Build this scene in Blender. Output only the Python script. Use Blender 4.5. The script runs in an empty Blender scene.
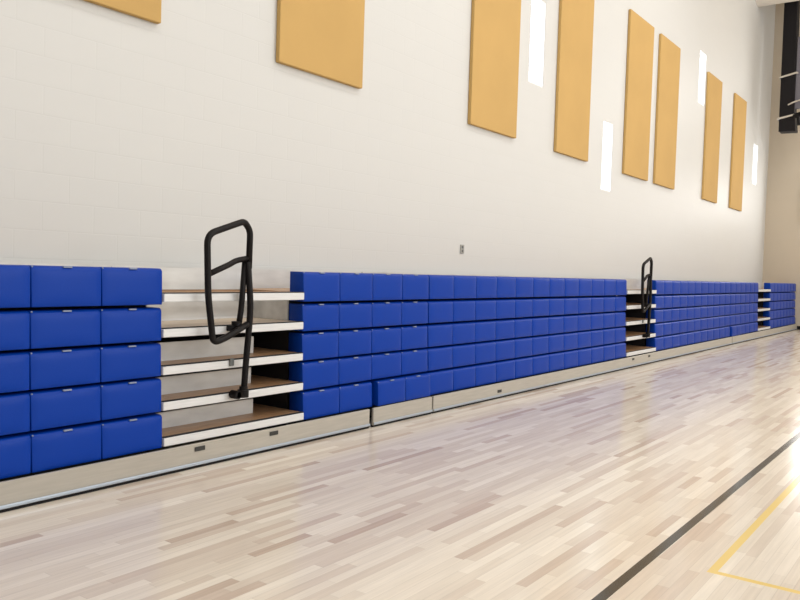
import bpy, bmesh, math, random
from mathutils import Vector, Matrix
random.seed(4)
C = bpy.context.scene.collection
SC = bpy.context.scene

# ------------------------------------------------------------------ camera
FPX, YAW, PIT, ROL, EYE = 792.46, math.radians(36.07), math.radians(-2.19), math.radians(1.80), 1.426
fw = Vector((math.cos(YAW)*math.cos(PIT), math.sin(YAW)*math.cos(PIT), math.sin(PIT)))
rt = Vector((math.sin(YAW), -math.cos(YAW), 0)); up = rt.cross(fw)
cr = rt*math.cos(ROL) + up*math.sin(ROL); cu = -rt*math.sin(ROL) + up*math.cos(ROL)
cam = bpy.data.objects.new('camera', bpy.data.cameras.new('camera')); C.objects.link(cam)
m = Matrix((cr, cu, -fw)).transposed().to_4x4(); m.translation = Vector((0, 0, EYE)); cam.matrix_world = m
cam.data.sensor_width = 36; cam.data.lens = FPX/800*36; cam.data.clip_end = 200
SC.camera = cam

# ------------------------------------------------------------------ world, lights, exposure
w = bpy.data.worlds.new('sky'); SC.world = w; w.use_nodes = True
w.node_tree.nodes['Background'].inputs[0].default_value = (0.86, 0.93, 1.0, 1)
w.node_tree.nodes['Background'].inputs[1].default_value = 6

def area(name, loc, size, rot, power, col):
    l = bpy.data.lights.new(name, 'AREA'); l.shape = 'RECTANGLE'; l.size, l.size_y = size
    l.energy = power; l.color = col
    o = bpy.data.objects.new(name, l); C.objects.link(o); o.location = loc
    o.rotation_euler = rot; return o
R = math.radians
# daylight through the glazing of the far wall (beyond the right edge of the picture)
for z, e, y in ((3.9, 80, 2.78), (7.2, 110, 1.0)):
    area('daylight_far_glazing', (26.1, y, z), (2.9, 1.15), (R(90), 0, R(90)), e, (1.0, 0.99, 0.97))
# added fill lights on the unseen side opposite the bleachers
for i, x in enumerate((2.0, 12.0, 21.0)):
    area('side_fill_light', (x, -12.8, 6.2), (7.0, 4.5), (R(90), 0, 0), (470, 640, 230)[i], (0.95, 0.98, 1.0))
# fill lights added under the ceiling, without any lamp bodies
for x in (1, 8, 15, 21.5):
    for y in (-9, -3.2, 1.6):
        area('ceiling_fill_light', (x, y, 9.9), (1.3, 1.3), (0, 0, 0), {1: 112, 8: 148, 15: 155, 21.5: 62}[x], (1.0, 0.98, 0.95) if x < 20 else (1.0, .86, .68))
SC.view_settings.view_transform = 'Standard'; SC.view_settings.look = 'None'
SC.view_settings.gamma = 1; SC.view_settings.use_curve_mapping = False
SC.view_settings.exposure = 0.05

# ------------------------------------------------------------------ materials
def mat(name, col, rough=.6, metal=0, spec=.5, bump=None, vary=None, coat=0):
    mt = bpy.data.materials.new(name); mt.use_nodes = True; nt = mt.node_tree
    b = nt.nodes['Principled BSDF']
    b.inputs['Base Color'].default_value = (*col, 1); b.inputs['Roughness'].default_value = rough
    b.inputs['Metallic'].default_value = metal; b.inputs['Specular IOR Level'].default_value = spec
    b.inputs['Coat Weight'].default_value = coat
    tc = nt.nodes.new('ShaderNodeTexCoord')
    if vary:
        sc, amt, stretch = vary
        mp = nt.nodes.new('ShaderNodeMapping'); mp.inputs['Scale'].default_value = stretch
        nz = nt.nodes.new('ShaderNodeTexNoise'); nz.inputs['Scale'].default_value = sc; nz.inputs['Detail'].default_value = 5
        cr_ = nt.nodes.new('ShaderNodeValToRGB')
        cr_.color_ramp.elements[0].color = tuple(c*(1-amt) for c in col)+(1,); cr_.color_ramp.elements[0].position = .3
        cr_.color_ramp.elements[1].color = tuple(min(1, c*(1+amt)) for c in col)+(1,); cr_.color_ramp.elements[1].position = .7
        L = nt.links.new; L(tc.outputs['Object'], mp.inputs[0]); L(mp.outputs[0], nz.inputs[0]); L(nz.outputs[0], cr_.inputs[0]); L(cr_.outputs[0], b.inputs['Base Color'])
    if bump:
        nb = nt.nodes.new('ShaderNodeTexNoise'); nb.inputs['Scale'].default_value = bump[0]; nb.inputs['Detail'].default_value = 3
        bp = nt.nodes.new('ShaderNodeBump'); bp.inputs['Strength'].default_value = bump[1]; bp.inputs['Distance'].default_value = .002
        nt.links.new(tc.outputs['Object'], nb.inputs[0]); nt.links.new(nb.outputs[0], bp.inputs['Height']); nt.links.new(bp.outputs[0], b.inputs['Normal'])
    return mt

M = {}
M['blue'] = mat('blue_moulded_plastic', (.0005, .040, .335), .40, spec=.17, bump=(90, .25))
M['plate'] = mat('pale_number_plate', (.26, .31, .42), .5)
M['wood'] = mat('brown_deck_board', (.42, .25, .135), .45, vary=(6, .25, (1, 12, 12)))
M['palewood'] = mat('pale_deck_board', (.62, .52, .41), .4, vary=(6, .12, (1, 12, 12)))  # paler deck tone, used on one tier of the first bank
M['alu'] = mat('brushed_aluminium_nosing', (.74, .75, .76), .45, metal=.25, vary=(5, .06, (1, 20, 20)))
M['riser'] = mat('galvanised_riser', (.66, .66, .65), .35, metal=.3, vary=(3, .12, (1, 3, 3)))
M['skirt'] = mat('varnished_skirt_board', (.44, .41, .36), .45, vary=(4, .07, (1, 14, 14)))
M['strip'] = mat('pale_metal_strip', (.42, .48, .56), .4, metal=.5)
M['dark'] = mat('dark_understructure', (.012, .012, .016), .8)
M['rubber'] = mat('black_rubber', (.007, .006, .008), .6, spec=.25)
M['black'] = mat('black_powder_coated_steel', (.005, .0035, .004), .5, spec=.22, bump=(60, .1))
M['grey'] = mat('grey_steel_bracket', (.16, .17, .17), .5, metal=.5)
M['tan'] = mat('ochre_fabric_panel', (.57, .37, .14), .85, spec=.2, vary=(1.2, .04, (1, 1, 1)), bump=(160, .4))
M['panelgrey'] = mat('mid_grey_board', (.16, .155, .19), .5)
M['strap'] = mat('pale_strap', (.60, .56, .50), .6)
M['duct'] = mat('white_painted_duct', (.78, .74, .68), .5)
M['wallfar'] = mat('warm_shade_wall', (.60, .525, .42), .6, vary=(.5, .03, (1, 1, 1)))  # same paint as the other walls, warm shading put into the colour
M['ceil'] = mat('beige_roof_deck', (.50, .42, .31), .7, vary=(1, .05, (1, 12, 1)))
M['frame'] = mat('white_window_frame', (.8, .8, .8), .4)
M['outlet'] = mat('grey_cover_plate', (.36, .36, .34), .5)
M['slotgrey'] = mat('dark_slot_plate', (.03, .03, .028), .5)
def glass():
    mt = bpy.data.materials.new('clear_glass'); mt.use_nodes = True; nt = mt.node_tree
    nt.nodes.remove(nt.nodes['Principled BSDF'])
    t = nt.nodes.new('ShaderNodeBsdfTransparent'); g = nt.nodes.new('ShaderNodeBsdfGlossy'); g.inputs['Roughness'].default_value = .02
    mx = nt.nodes.new('ShaderNodeMixShader'); mx.inputs[0].default_value = .05
    nt.links.new(t.outputs[0], mx.inputs[1]); nt.links.new(g.outputs[0], mx.inputs[2])
    nt.links.new(mx.outputs[0], nt.nodes['Material Output'].inputs[0]); return mt
M['glass'] = glass()

def block_wall(name, col, axis):
    """painted concrete block: faint raised joints, 0.2 m courses"""
    mt = mat(name, col, .5, spec=.4); nt = mt.node_tree; L = nt.links.new; b = nt.nodes['Principled BSDF']
    tc = next(n for n in nt.nodes if n.type == 'TEX_COORD')
    sp = nt.nodes.new('ShaderNodeSeparateXYZ'); cb = nt.nodes.new('ShaderNodeCombineXYZ')
    L(tc.outputs['Object'], sp.inputs[0]); L(sp.outputs[axis], cb.inputs[0]); L(sp.outputs[2], cb.inputs[1])
    br = nt.nodes.new('ShaderNodeTexBrick'); L(cb.outputs[0], br.inputs[0])
    br.inputs['Scale'].default_value = 1; br.inputs['Brick Width'].default_value = .406; br.inputs['Row Height'].default_value = .203
    br.inputs['Mortar Size'].default_value = .006; br.inputs['Mortar Smooth'].default_value = .6; br.offset = .5
    br.inputs['Color1'].default_value = (*col, 1); br.inputs['Color2'].default_value = (*[c*.992 for c in col], 1)
    br.inputs['Mortar'].default_value = (*[c*.985 for c in col], 1)
    L(br.outputs['Color'], b.inputs['Base Color'])
    bp = nt.nodes.new('ShaderNodeBump'); bp.invert = True; bp.inputs['Strength'].default_value = .2; bp.inputs['Distance'].default_value = .003
    L(br.outputs['Fac'], bp.inputs['Height']); L(bp.outputs[0], b.inputs['Normal'])
    return mt
M['wall'] = block_wall('cream_painted_block', (.66, .665, .655), 0)

def floor_mat():
    mt = mat('varnished_maple_strip_floor', (.7, .6, .5), .18, spec=.42); nt = mt.node_tree; L = nt.links.new; b = nt.nodes['Principled BSDF']
    N = nt.nodes.new
    tc = next(n for n in nt.nodes if n.type == 'TEX_COORD')
    sp = N('ShaderNodeSeparateXYZ'); L(tc.outputs['Object'], sp.inputs[0])
    def mth(op, a, bb=None, cc=None):
        n = N('ShaderNodeMath'); n.operation = op
        for i, v in enumerate((a, bb, cc)):
            if v is None: continue
            if isinstance(v, (int, float)): n.inputs[i].default_value = v
            else: L(v, n.inputs[i])
        return n.outputs[0]
    X, Y = sp.outputs[0], sp.outputs[1]
    rowf = mth('DIVIDE', Y, .057); row = mth('FLOOR', rowf)
    w1 = N('ShaderNodeTexWhiteNoise'); w1.noise_dimensions = '1D'; L(row, w1.inputs['W'])
    w2 = N('ShaderNodeTexWhiteNoise'); w2.noise_dimensions = '1D'; L(mth('ADD', row, 371.3), w2.inputs['W'])
    ln = mth('MULTIPLY_ADD', w2.outputs[0], .9, .35)
    bx = mth('DIVIDE', mth('MULTIPLY_ADD', w1.outputs[0], 9.0, X), ln); bid = mth('FLOOR', bx)
    cb = N('ShaderNodeCombineXYZ'); L(row, cb.inputs[0]); L(bid, cb.inputs[1])
    w3 = N('ShaderNodeTexWhiteNoise'); w3.noise_dimensions = '2D'; L(cb.outputs[0], w3.inputs['Vector'])
    ramp = N('ShaderNodeValToRGB'); ramp.color_ramp.interpolation = 'LINEAR'
    e = ramp.color_ramp.elements
    e[0].position = 0; e[0].color = (0.56, 0.45, 0.37, 1)
    e[1].position = 1; e[1].color = (0.86, 0.795, 0.70, 1)
    for p_, c_ in ((.06, (0.63, 0.52, 0.435)), (.16, (0.70, 0.61, 0.52)), (.5, (0.76, 0.685, 0.59)), (.85, (0.81, 0.74, 0.645))):
        n_ = e.new(p_); n_.color = (*c_, 1)
    L(w3.outputs['Value'], ramp.inputs[0])
    # grain
    mp = N('ShaderNodeMapping'); mp.inputs['Scale'].default_value = (1.2, 26, 1); L(tc.outputs['Object'], mp.inputs[0])
    nz = N('ShaderNodeTexNoise'); nz.inputs['Scale'].default_value = 2.2; nz.inputs['Detail'].default_value = 6; L(mp.outputs[0], nz.inputs[0])
    gr = N('ShaderNodeMapRange'); gr.inputs[3].default_value = .84; gr.inputs[4].default_value = 1.14; L(nz.outputs[0], gr.inputs[0])
    # thin joints
    fy = mth('FRACT', rowf); jy = mth('MINIMUM', fy, mth('SUBTRACT', 1.0, fy))
    fx = mth('MULTIPLY', mth('FRACT', bx), ln)
    jm = mth('MAXIMUM', mth('LESS_THAN', jy, .022), mth('LESS_THAN', fx, .003))
    jd = mth('MULTIPLY_ADD', jm, -.14, 1.0)
    mul = mth('MULTIPLY', gr.outputs[0], jd)
    vm = N('ShaderNodeVectorMath'); vm.operation = 'SCALE'; L(ramp.outputs[0], vm.inputs[0]); L(mul, vm.inputs['Scale'])
    # painted court lines
    def band(v, c, h): return mth('LESS_THAN', mth('ABSOLUTE', mth('SUBTRACT', v, c)), h)
    blk = band(Y, 1.285, .026)
    y1 = mth('MULTIPLY', band(Y, .984, .021), mth('GREATER_THAN', X, 3.99))
    y2 = mth('MULTIPLY', band(X, 4.012, .021), mth('LESS_THAN', Y, 1.005))
    yel = mth('MAXIMUM', y1, y2)
    m1 = N('ShaderNodeMix'); m1.data_type = 'RGBA'; L(yel, m1.inputs[0]); L(vm.outputs[0], m1.inputs[6]); m1.inputs[7].default_value = (.82, .62, .22, 1)
    m2 = N('ShaderNodeMix'); m2.data_type = 'RGBA'; L(blk, m2.inputs[0]); L(m1.outputs[2], m2.inputs[6]); m2.inputs[7].default_value = (.03, .03, .03, 1)
    L(m2.outputs[2], b.inputs['Base Color'])
    bp = N('ShaderNodeBump'); bp.inputs['Strength'].default_value = .08; bp.inputs['Distance'].default_value = .001
    L(nz.outputs[0], bp.inputs['Height']); L(bp.outputs[0], b.inputs['Normal'])
    return mt
M['floor'] = floor_mat()

# ------------------------------------------------------------------ helpers
def box(bm, x0, x1, y0, y1, z0, z1):
    v = [bm.verts.new(p) for p in ((x0,y0,z0),(x1,y0,z0),(x1,y1,z0),(x0,y1,z0),(x0,y0,z1),(x1,y0,z1),(x1,y1,z1),(x0,y1,z1))]
    for f in ((0,3,2,1),(4,5,6,7),(0,1,5,4),(1,2,6,5),(2,3,7,6),(3,0,4,7)): bm.faces.new([v[i] for i in f])
def bev(bm, r, seg=2):
    bmesh.ops.bevel(bm, geom=list(bm.edges), offset=r, segments=seg, profile=.5, affect='EDGES', clamp_overlap=True)
def obj(name, bm, mt, parent=None, smooth=False, org=(0,0,0)):
    me = bpy.data.meshes.new(name)
    if org != (0,0,0): bmesh.ops.translate(bm, vec=-Vector(org), verts=bm.verts)
    bm.normal_update(); bm.to_mesh(me); bm.free(); me.materials.append(mt)
    if smooth:
        for p in me.polygons: p.use_smooth = True
    o = bpy.data.objects.new(name, me); C.objects.link(o)
    o.location = Vector(org)
    if parent: o.parent = parent; o.location = Vector(org) - (parent_org(parent) if parent.parent is None else parent_org(parent))
    return o
def parent_org(p):
    v = Vector(p.location)
    while p.parent: p = p.parent; v += Vector(p.location)
    return v
def part(name, bm, mt, parent, smooth=False):
    """part whose bmesh is given in world coordinates"""
    po = parent_org(parent); bmesh.ops.translate(bm, vec=-po, verts=bm.verts)
    me = bpy.data.meshes.new(name); bm.normal_update(); bm.to_mesh(me); bm.free(); me.materials.append(mt)
    if smooth:
        for p in me.polygons: p.use_smooth = True
    o = bpy.data.objects.new(name, me); C.objects.link(o); o.parent = parent; return o
def tag(o, label, cat, group=None):
    o['label'] = label; o['category'] = cat
    if group: o['group'] = group
def thing(name, label, cat, loc, group=None):
    o = bpy.data.objects.new(name, None); C.objects.link(o); o.location = loc; o.empty_display_size = .2
    tag(o, label, cat, group); return o
def struct(name, bm, mt):
    o = obj(name, bm, mt); o['kind'] = 'structure'; return o
def bx(*a, r=0, seg=2):
    bm = bmesh.new(); box(bm, *a)
    if r: bev(bm, r, seg)
    return bm
def tube(bm, pts, rad, closed=False, n=14, fillet=.09):
    P = [Vector(p) for p in pts]; out = []
    idx = range(len(P))
    for i in idx:                                          # round the corners
        if not closed and i in (0, len(P)-1): out.append(P[i]); continue
        a, b, c = P[i-1], P[i], P[(i+1) % len(P)]
        d1, d2 = (a-b), (c-b); r = min(fillet, d1.length*.45, d2.length*.45)
        p, q = b+d1.normalized()*r, b+d2.normalized()*r
        for k in range(7):
            t = k/6; out.append((1-t)**2*p + 2*t*(1-t)*b + t*t*q)
    rings = []; nP = len(out); ref = Vector((0, 1, 0))
    for i, p in enumerate(out):
        a = out[i-1] if (i or closed) else p; c = out[(i+1) % nP] if (i < nP-1 or closed) else p
        t = (c-a).normalized(); u = t.cross(ref)
        if u.length < .2: u = t.cross(Vector((1,0,0)))
        u.normalize(); v = t.cross(u)
        rings.append([bm.verts.new(p+(u*math.cos(2*math.pi*k/n)+v*math.sin(2*math.pi*k/n))*rad) for k in range(n)])
    for i in range(nP if closed else nP-1):
        A, B = rings[i], rings[(i+1) % nP]
        for k in range(n): bm.faces.new((A[k], A[(k+1)%n], B[(k+1)%n], B[k]))
    if not closed: bm.faces.new(rings[0][::-1]); bm.faces.new(rings[-1])
    bmesh.ops.recalc_face_normals(bm, faces=bm.faces)
def cyl(bm, c, r, h, axis='Z', n=20):
    mt = Matrix.Translation(c)
    if axis == 'Y': mt = mt @ Matrix.Rotation(math.pi/2, 4, 'X')
    if axis == 'X': mt = mt @ Matrix.Rotation(math.pi/2, 4, 'Y')
    bmesh.ops.create_cone(bm, cap_ends=True, segments=n, radius1=r, radius2=r, depth=h, matrix=mt)

# ------------------------------------------------------------------ room
D, DW, XR, XL, YF, ZC = 4.406, 5.377, 26.27, -8.0, -13.0, 10.8
struct('floor', bx(XL-.2, XR+.2, YF-.2, DW+.2, -.15, 0), M['floor'])
struct('ceiling', bx(XL-.2, XR+.2, YF-.2, DW+.2, ZC, ZC+.15), M['ceil'])
struct('wall_left', bx(XL-.2, XL, YF, DW, 0, ZC), M['wall'])
struct('wall_right', bx(XR, XR+.2, YF, DW, 0, ZC), M['wallfar'])
struct('wall_front', bx(XL, XR, YF-.2, YF, 0, ZC), M['wall'])
WIN = [(10.36, 10.83, 4.19, 5.45), (13.20, 13.66, 2.92, 4.13), (18.70, 19.22, 5.46, 6.66), (24.33, 24.86, 4.20, 5.36)]
bm = bmesh.new(); x = XL-.2
for (a, b, z0, z1) in WIN:
    box(bm, x, a, DW, DW+.2, 0, ZC); box(bm, a, b, DW, DW+.2, 0, z0); box(bm, a, b, DW, DW+.2, z1, ZC); x = b
box(bm, x, XR+.2, DW, DW+.2, 0, ZC); struct('wall_back', bm, M['wall'])
for i, (a, b, z0, z1) in enumerate(WIN):
    f = .018; bm = bmesh.new(); y0, y1 = DW+.004, DW+.05
    box(bm, a, a+f, y0, y1, z0, z1); box(bm, b-f, b, y0, y1, z0, z1); box(bm, a+f, b-f, y0, y1, z0, z0+f); box(bm, a+f, b-f, y0, y1, z1-f, z1)
    fr = struct('window_%d' % (i+1), bm, M['frame'])
    g = bx(a+f, b-f, DW+.015, DW+.021, z0+f, z1-f); p = part('pane', g, M['glass'], fr)
# window frames round the area lights; those opposite the bleachers are made up
def glazing(n, c, w_, h_, axis, bars):
    bm = bmesh.new(); f = .06
    def b(u0, u1, z0, z1):
        if axis == 'X': box(bm, c[0], XR-.002, c[1]+u0, c[1]+u1, c[2]+z0, c[2]+z1)
        else: box(bm, c[0]+u0, c[0]+u1, YF+.002, c[1], c[2]+z0, c[2]+z1)
    b(-w_/2-f, -w_/2, -h_/2-f, h_/2+f); b(w_/2, w_/2+f, -h_/2-f, h_/2+f); b(-w_/2, w_/2, h_/2, h_/2+f); b(-w_/2, w_/2, -h_/2-f, -h_/2)
    struct('window_%d' % n, bm, M['frame'])
glazing(5, (26.1, 2.78, 3.9), 2.9, 1.15, 'X', 1); glazing(6, (26.1, 1.0, 7.2), 2.9, 1.15, 'X', 1)
for i, x in enumerate((2.0, 12.0, 21.0)): glazing(7+i, (x, -12.8, 6.2), 7.0, 4.5, 'Y', 3)  # unseen frames added round the side fill lights
bm = bx(XR-.012, XR, YF, D-.06, 0, .11); struct('baseboard_right', bm, M['rubber'])

# ------------------------------------------------------------------ ochre wall panels
PANELS = [(2.745, 3.985, 'ochre wall panel furthest left, cut off by the top of the photo'),
          (5.294, 6.525, 'broad ochre wall panel standing alone, up and right of the large near handrail'),
          (8.72, 9.96, 'ochre wall panel just left of the largest-looking bright window slit'),
          (11.26, 12.49, 'ochre wall panel standing between the first two bright window slits'),
          (14.15, 15.44, 'ochre wall panel just right of the lowest bright window slit'),
          (15.86, 17.12, 'ochre wall panel forming the right half of the close pair right of lowest window'),
          (19.31, 20.52, 'ochre wall panel touching the right side of the highest window slit'),
          (21.83, 23.06, 'narrowest looking ochre wall panel, nearest the far corner and last window slit')]
for a, b, lab in PANELS:
    o = obj('acoustic_panel', bx(a, b, DW-.052, DW-.002, 3.315, 6.285, r=.008), M['tan'], org=(round((a+b)/2, 3), DW-.03, 4.8))
    tag(o, lab, 'wall panel', 'ochre acoustic panels on the block wall')

t = thing('cover_plate', 'small grey cover plate on the cream block wall above the bleachers', 'cover plate', (8.69, DW, 1.716))
part('plate', bx(8.648, 8.735, DW-.012, DW, 1.66, 1.772, r=.003), M['outlet'], t)
for z in (1.74, 1.692): 
    bm = bmesh.new(); cyl(bm, (8.69, DW-.014, z), .016, .008, 'Y'); part('socket', bm, M['grey'], t)

# ------------------------------------------------------------------ bleachers
W, X0 = .4572, 4.7275
def X(k): return X0 + k*W
ZB = [1.142, .901, .662, .423, .180]                    # undersides of the seats, top tier first
ZT = [1.384, 1.120, .880, .643, .402]
ZN = [1.218, .980, .727, .487, .246]                    # deck tops
DY = [0, 0, -.004, -.015, -.030]                       # lower tiers stand a little further out
def seat_mesh(h):
    """seat module folded shut: rounded pillow-like shell, origin at its lower front left"""
    bm = bmesh.new(); NX, NZ = 10, 8; g = .0012; dep = .165
    def prof(u, v):
        x = g + u*(W-2*g); 
        taper = .005*(1-v)                               # narrower towards the underside
        x = x + taper*(.5-u)*2*(1 if u > .5 else .35)
        bulge = .009*(1-(2*u-1)**4)*(1-(2*v-1)**4)
        lean = .012*v
        return Vector((x, lean-bulge+.004, v*h))
    grid = [[bm.verts.new(prof(i/NX, j/NZ)) for i in range(NX+1)] for j in range(NZ+1)]
    for j in range(NZ):
        for i in range(NX): bm.faces.new((grid[j][i], grid[j][i+1], grid[j+1][i+1], grid[j+1][i]))
    back = {}
    rim = [grid[0][i] for i in range(NX+1)] + [grid[j][NX] for j in range(1, NZ+1)] + [grid[NZ][i] for i in range(NX-1, -1, -1)] + [grid[j][0] for j in range(NZ-1, 0, -1)]
    bk = [bm.verts.new((v.co.x, dep, v.co.z)) for v in rim]
    for i in range(len(rim)):
        a, b_ = rim[i], rim[(i+1) % len(rim)]; bm.faces.new((b_, a, bk[i], bk[(i+1) % len(rim)]))
    bm.faces.new(bk[::-1])
    bmesh.ops.recalc_face_normals(bm, faces=bm.faces)
    # big soft edge along the top front, small on the others
    te = [e for e in bm.edges if all(v in grid[NZ] for v in e.verts)]
    bmesh.ops.bevel(bm, geom=te, offset=.026, segments=4, profile=.5, affect='EDGES', clamp_overlap=True)
    se = [e for e in bm.edges if len(e.link_faces) == 2 and e.calc_face_angle(0) > .9]
    bmesh.ops.bevel(bm, geom=se, offset=.0035, segments=2, profile=.5, affect='EDGES', clamp_overlap=True)
    me = bpy.data.meshes.new('seat'); bm.normal_update(); bm.to_mesh(me); bm.free(); me.materials.append(M['blue'])
    for p in me.polygons: p.use_smooth = True
    return me
SEAT = [seat_mesh(ZT[i]-ZB[i]) for i in range(5)]
bm = bmesh.new(); box(bm, -.028, .028, -.004, .012, -.006, .003); bev(bm, .0015, 1)
PLATE = bpy.data.meshes.new('number_plate'); bm.to_mesh(PLATE); bm.free(); PLATE.materials.append(M['plate'])
bm = bmesh.new(); bmesh.ops.create_icosphere(bm, subdivisions=1, radius=.006)
STUD = bpy.data.meshes.new('stud'); bm.to_mesh(STUD); bm.free(); STUD.materials.append(M['plate'])

def bank(label, k0, k1, aisles, splits, slots, riser_lengths):
    """k0..k1 in seat widths; aisles = first seat index of each three-seat-wide step opening"""
    t = thing('bleacher_bank', label, 'bleachers', (X(k0), D, 0), 'closed telescopic bleacher banks')
    rng = [k for k in range(k0, k1) if not any(a <= k < a+3 for a in aisles)]
    rngs = []; s = k0
    for a in aisles: rngs.append((s, a)); s = a+3
    rngs.append((s, k1))
    bm = bmesh.new()
    for a, b in rngs: box(bm, X(a)+.012, X(b)-.02, D+.17, 5.26, .02, 1.20)
    for a in aisles: box(bm, X(a)-.02, X(a+3)+.02, D+.62, 5.24, .02, 1.19)
    part('understructure', bm, M['dark'], t)  # near-black core: shade inside the step openings is put into its colour
    for i in range(5):
        bm = bmesh.new()
        yb = 5.27 if i == 0 else D+.6
        for a in aisles:
            if i == 0 and k0 < 0:
                box(bm, X(a)+.004, X(a+3)-.004, D+.006, D+.2, ZN[i]-.02, ZN[i]); box(bm, X(a)+.004, X(a+3)-.004, D+.6, yb, ZN[i]-.02, ZN[i])
            else: box(bm, X(a)+.004, X(a+3)-.004, D+.006+DY[i], yb, ZN[i]-.02, ZN[i])
        if i == 0:
            for a, b in rngs: box(bm, X(a)+.004, X(b)-.004, D+.172, yb, ZN[i]-.02, ZN[i])
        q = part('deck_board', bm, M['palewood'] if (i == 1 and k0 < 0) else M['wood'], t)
        if i == 1 and k0 < 0: q['label'] = 'pale deck board'
        for n, a in enumerate(aisles):
            q = bx(X(a)-.002, X(a+3)-.008, D-.012+DY[i], D+.02+DY[i], ZN[i]-.060, ZN[i]-.002, r=.004, seg=1)
            part('nosing', q, M['alu'], t)
            # riser plate under the next deck up
            if i:
                nb = ZN[i-1]-.060; zt = nb-(EYE-nb)*.052-(.034 if i == 2 else .013)  # top lowered: the dark gap behind imitates a lip shadow
            else: zt = 1.385
            part('tread_strip', bx(X(a)+.002, X(a+3)-.010, D-.010+DY[i], D+.018+DY[i], ZN[i]-.0018, ZN[i]+.005), M['dark'], t)
            L = riser_lengths[n][i]  # plate cut short; the dark gap beyond stands for shade in the opening
            if i == 1 and k0 < 0: part('metal_and_glare_strip', bx(X(a)+.004, X(a+3)-.02, D+.575, D+.588, ZN[i]+.001, ZN[i]+.016), M['alu'], t)  # bright strip standing in for the glare line at the riser foot
            if i == 1 and k0 < 0:
                part('side_panel', bx(X(a+3)-.006, X(a+3)+.009, D+.175, D+.60, ZN[i]+.001, 1.19), M['riser'], t)
                part('side_panel', bx(X(a)-.009, X(a)+.003, D+.175, D+.60, ZN[i]+.001, 1.19), M['riser'], t)
            if L > 0:
                part('riser_panel', bx(X(a)+.004, X(a)+L, D+.222+(.37 if i < 2 and k0 < 0 else 0), D+.236+(.37 if i < 2 and k0 < 0 else 0), ZN[i]+.001, zt), M['riser'], t)
        for k in rng:
            o = bpy.data.objects.new('seat', SEAT[i]); C.objects.link(o); o.parent = t
            dx = 0; dy = DY[i]
            for a, b in splits:
              if i == 4 and a <= k < b: dx, dy = .025*(b-k), DY[i]-.026
            o.location = (X(k)-X(k0)+dx, dy, ZB[i])
            if dx: o.scale.x = (W-.025)/W
            if k == k1-1: o.scale.x = (W-.010-max(dx, 0))/W
            if k <= 3:
                h = ZT[i]-ZB[i]
                c = bpy.data.objects.new('number_plate', PLATE); C.objects.link(c); c.parent = o; c.location = (W*.5, .012, h-.004)
                c['label'] = 'pale number plate on the top edge'
                c = bpy.data.objects.new('stud', STUD); C.objects.link(c); c.parent = o; c.location = (.006, .012, h-.006)
    # rear closure board along the wall
    part('rear_board', bx(X(k0)+.01, X(k1)-.01, 5.285, 5.31, 1.20, 1.392), M['riser'], t)
    # skirt boards along the floor, split where the photo shows joints
    xs = [X(k0)] + [s_ for s_ in SK if X(k0) < s_ < X(k1)] + [X(k1)]
    for a, b in zip(xs, xs[1:]):
        ga = .052 if abs(a-5.555) < .01 else (.06 if k0 == 30 else .022)
        sk = part('skirt_board', bx(a+ga, b-.004, D-.068, D-.045, .018, .172, r=.003, seg=1), M['skirt'], t)
        bm = bmesh.new(); box(bm, a+ga, b-.004, D-.080, D-.0685, .022, .044); bev(bm, .005, 2)
        part('metal_and_glare_strip', bm, M['strip'], sk)
        bm = bmesh.new(); box(bm, a+ga, b-.004, D-.062, D-.045, 0, .018); part('rubber_foot', bm, M['rubber'], sk)
        for sx, sz in slots:
            if a < sx < b:
                bm = bmesh.new(); box(bm, sx-.045, sx+.045, D-.074, D-.0682, sz-.016, sz+.016); bev(bm, .0025, 2)
                q = part('slot_plate', bm, M['slotgrey'], sk); q['label'] = 'black slot plate'
    return t
SK = [5.555]
bank('left end of the blue folded bleachers, holding the wide step opening with the large handrail', -8, 4, [-3], [(2, 4)],
     [(3.635, .135), (4.355, .135)], [[1.36, 1.36, 1.04, 1.02, 1.05]])
bank('middle stretch of the blue folded bleachers with the small distant handrail in its opening', 4, 30, [16], [],
     [(7.929, .083), (12.243, .134), (12.994, .13)], [[1.36, .18, .15, .15, .15]])
bank('far end of the blue folded bleachers reaching the end wall', 30, 47, [36], [(30, 32)], [], [[1.36, 0, 0, 0, 0]])

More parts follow.
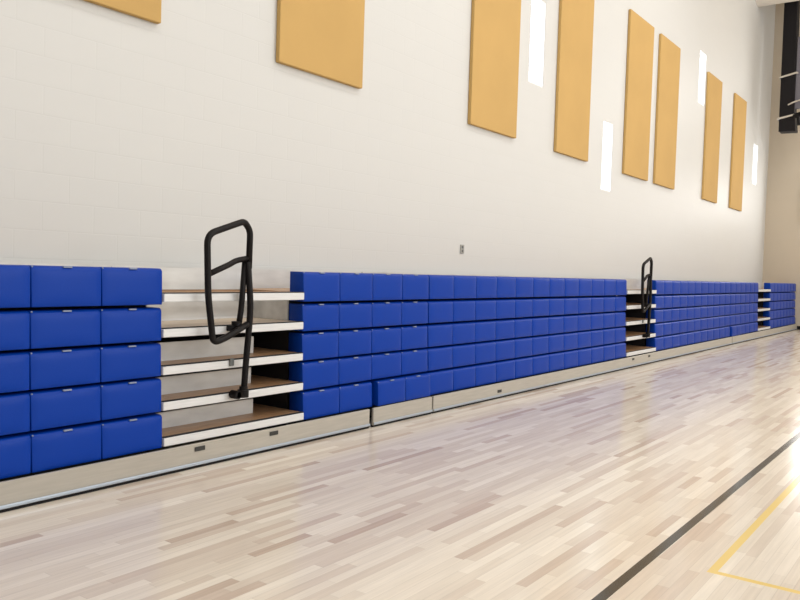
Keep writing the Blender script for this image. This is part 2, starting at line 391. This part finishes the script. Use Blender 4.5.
# ------------------------------------------------------------------ aisle handrails
YR = D-.095; KR = YR/(D-.02)
def kz(z): return (z-EYE)*KR+EYE
def rail(dx, label):
    t = thing('aisle_handrail', label, 'handrail', (4.04+dx, YR, .44), 'aisle handrails stored upright on the bleachers')
    P = lambda *q: [(x_*KR+dx, YR+y_, kz(z_)) for x_, y_, z_ in q]
    bm = bmesh.new(); tube(bm, P((4.078, 0, .462), (4.092, 0, .68), (4.13, .0, 1.105), (4.09, 0, 1.45)), .0235, fillet=.12)
    part('post', bm, M['black'], t, True)
    bm = bmesh.new()
    tube(bm, P((4.10, 0, 1.40), (4.105, 0, 1.68), (4.045, 0, 1.745), (3.98, 0, 1.725), (3.70, 0, 1.632), (3.72, 0, 1.20), (3.775, 0, .862), (3.88, 0, .888), (4.10, 0, .985)), .0235, fillet=.075)
    part('grab_loop', bm, M['black'], t, True)
    bm = bmesh.new(); tube(bm, P((3.702, 0, 1.345), (3.93, .02, 1.425), (4.0, .03, 1.455), (4.105, 0, 1.478)), .021)
    part('middle_bar', bm, M['black'], t, True)
    bm = bmesh.new(); tube(bm, P((4.050, .040, .97), (4.072, .04, 1.10), (4.08, .02, 1.47)), .0215, fillet=.05)
    part('rear_post', bm, M['black'], t, True)
    bx_, bz = 4.08*KR+dx, kz(.462)
    bm = bmesh.new(); cyl(bm, (bx_, YR+.008, bz+.005), .042, .055); cyl(bm, (bx_, YR+.005, bz+.042), .031, .03)
    cyl(bm, (bx_-.06, YR+.025, bz), .031, .07, 'Y'); box(bm, bx_-.07, bx_+.03, YR-.01, YR+.059, bz-.02, bz+.02)
    part('base_socket', bm, M['black'], t)
    bx_, bz = 4.03*KR+dx, kz(.955)
    bm = bmesh.new(); box(bm, bx_-.06, bx_+.03, YR+.03, YR+.08, bz-.02, bz+.02); cyl(bm, (bx_, YR+.042, bz+.035), .036, .03)
    part('clamp', bm, M['black'], t)
    return t
rail(0, 'large black tubular handrail looping above the nearest bleacher step opening')
rail(8.80, 'small distant black tubular handrail in the second bleacher step opening')
for dx in (0, 8.8):
    o = obj('socket_plate', bx(3.93+dx, 3.97+dx, D-.03, D-.0205, .685, .74, r=.002, seg=1), M['grey'], org=(3.95+dx, D-.025, .71))
    tag(o, 'small grey socket plate on the step edge %s' % ('left of the near handrail post' if dx == 0 else 'in the second opening, by the distant handrail'), 'socket plate', 'socket plates on the step edges')

# ------------------------------------------------------------------ overhead equipment by the far wall
bm = bmesh.new(); cyl(bm, (23.95, (DW+YF)/2, 9.53), .42, DW-YF-.01, 'Y', 40)
dct = obj('ventilation_duct', bm, M['duct'], org=(23.95, 0, 9.53)); tag(dct, 'white round ventilation duct crossing under the roof at the top right', 'duct')
XH = 24.5; KH = 24.5/24.2
def hy(y): return y*KH
def hz(z): return (z-EYE)*KH+EYE
t = thing('hanging_equipment_housing', 'tall black housing hanging at the top right with pale straps and grey board', 'equipment housing', (XH+.2, 4.6, 9.3))
bm = bmesh.new()
vs = [(hy(4.40), 9.4), (hy(4.735), 9.4), (hy(4.725), hz(5.61)), (hy(4.29), hz(5.60)), (hy(4.345), hz(6.2))]
lo = [bm.verts.new((XH, y, z)) for y, z in vs]; hi = [bm.verts.new((XH+.38, y, z)) for y, z in vs]
bm.faces.new(lo); bm.faces.new(hi[::-1])
for i in range(5): bm.faces.new((lo[i], hi[i], hi[(i+1) % 5], lo[(i+1) % 5]))
bmesh.ops.recalc_face_normals(bm, faces=bm.faces); bev(bm, .012, 1)
part('housing', bm, M['rubber'], t)
def strap(z0, z1):
    z0, z1 = hz(z0), hz(z1)
    bm = bmesh.new(); tube(bm, [(XH+.3, hy(4.76), z0-.01), (XH-.018, hy(4.755), z0), (XH-.018, hy(4.33), z1), (XH+.3, hy(4.30), z1)], .028, n=8, fillet=.02)
    part('strap', bm, M['strap'], t, True)
strap(7.11, 7.20); strap(5.97, 6.05)
part('board', bx(XH+.05, XH+.12, 3.7, hy(4.36), hz(6.22), hz(8.2), r=.01, seg=1), M['panelgrey'], t)
bm = bmesh.new(); tube(bm, [(XH-.03, hy(4.51), hz(6.33)), (XH-.03, hy(4.33), hz(6.41)), (XH-.03, 3.9, hz(6.5))], .022, n=8); part('cable', bm, M['strap'], t, True)
bm = bmesh.new(); tube(bm, [(XH+.0, hy(4.36), hz(6.0)), (XH, hy(4.2), hz(6.05)), (XH, 3.8, hz(6.16))], .07, n=10); tube(bm, [(XH, hy(4.24), hz(6.02)), (XH, hy(4.20), hz(5.75))], .05, n=8)
part('bracket', bm, M['black'], t)
bm = bmesh.new(); tube(bm, [(XH+.19, 4.6, 9.3), (XH+.19, 4.6, ZC)], .03, n=10); tube(bm, [(XH+.09, 4.0, hz(8.2)), (XH+.09, 4.0, ZC)], .03, n=10)
part('hanger', bm, M['black'], t)
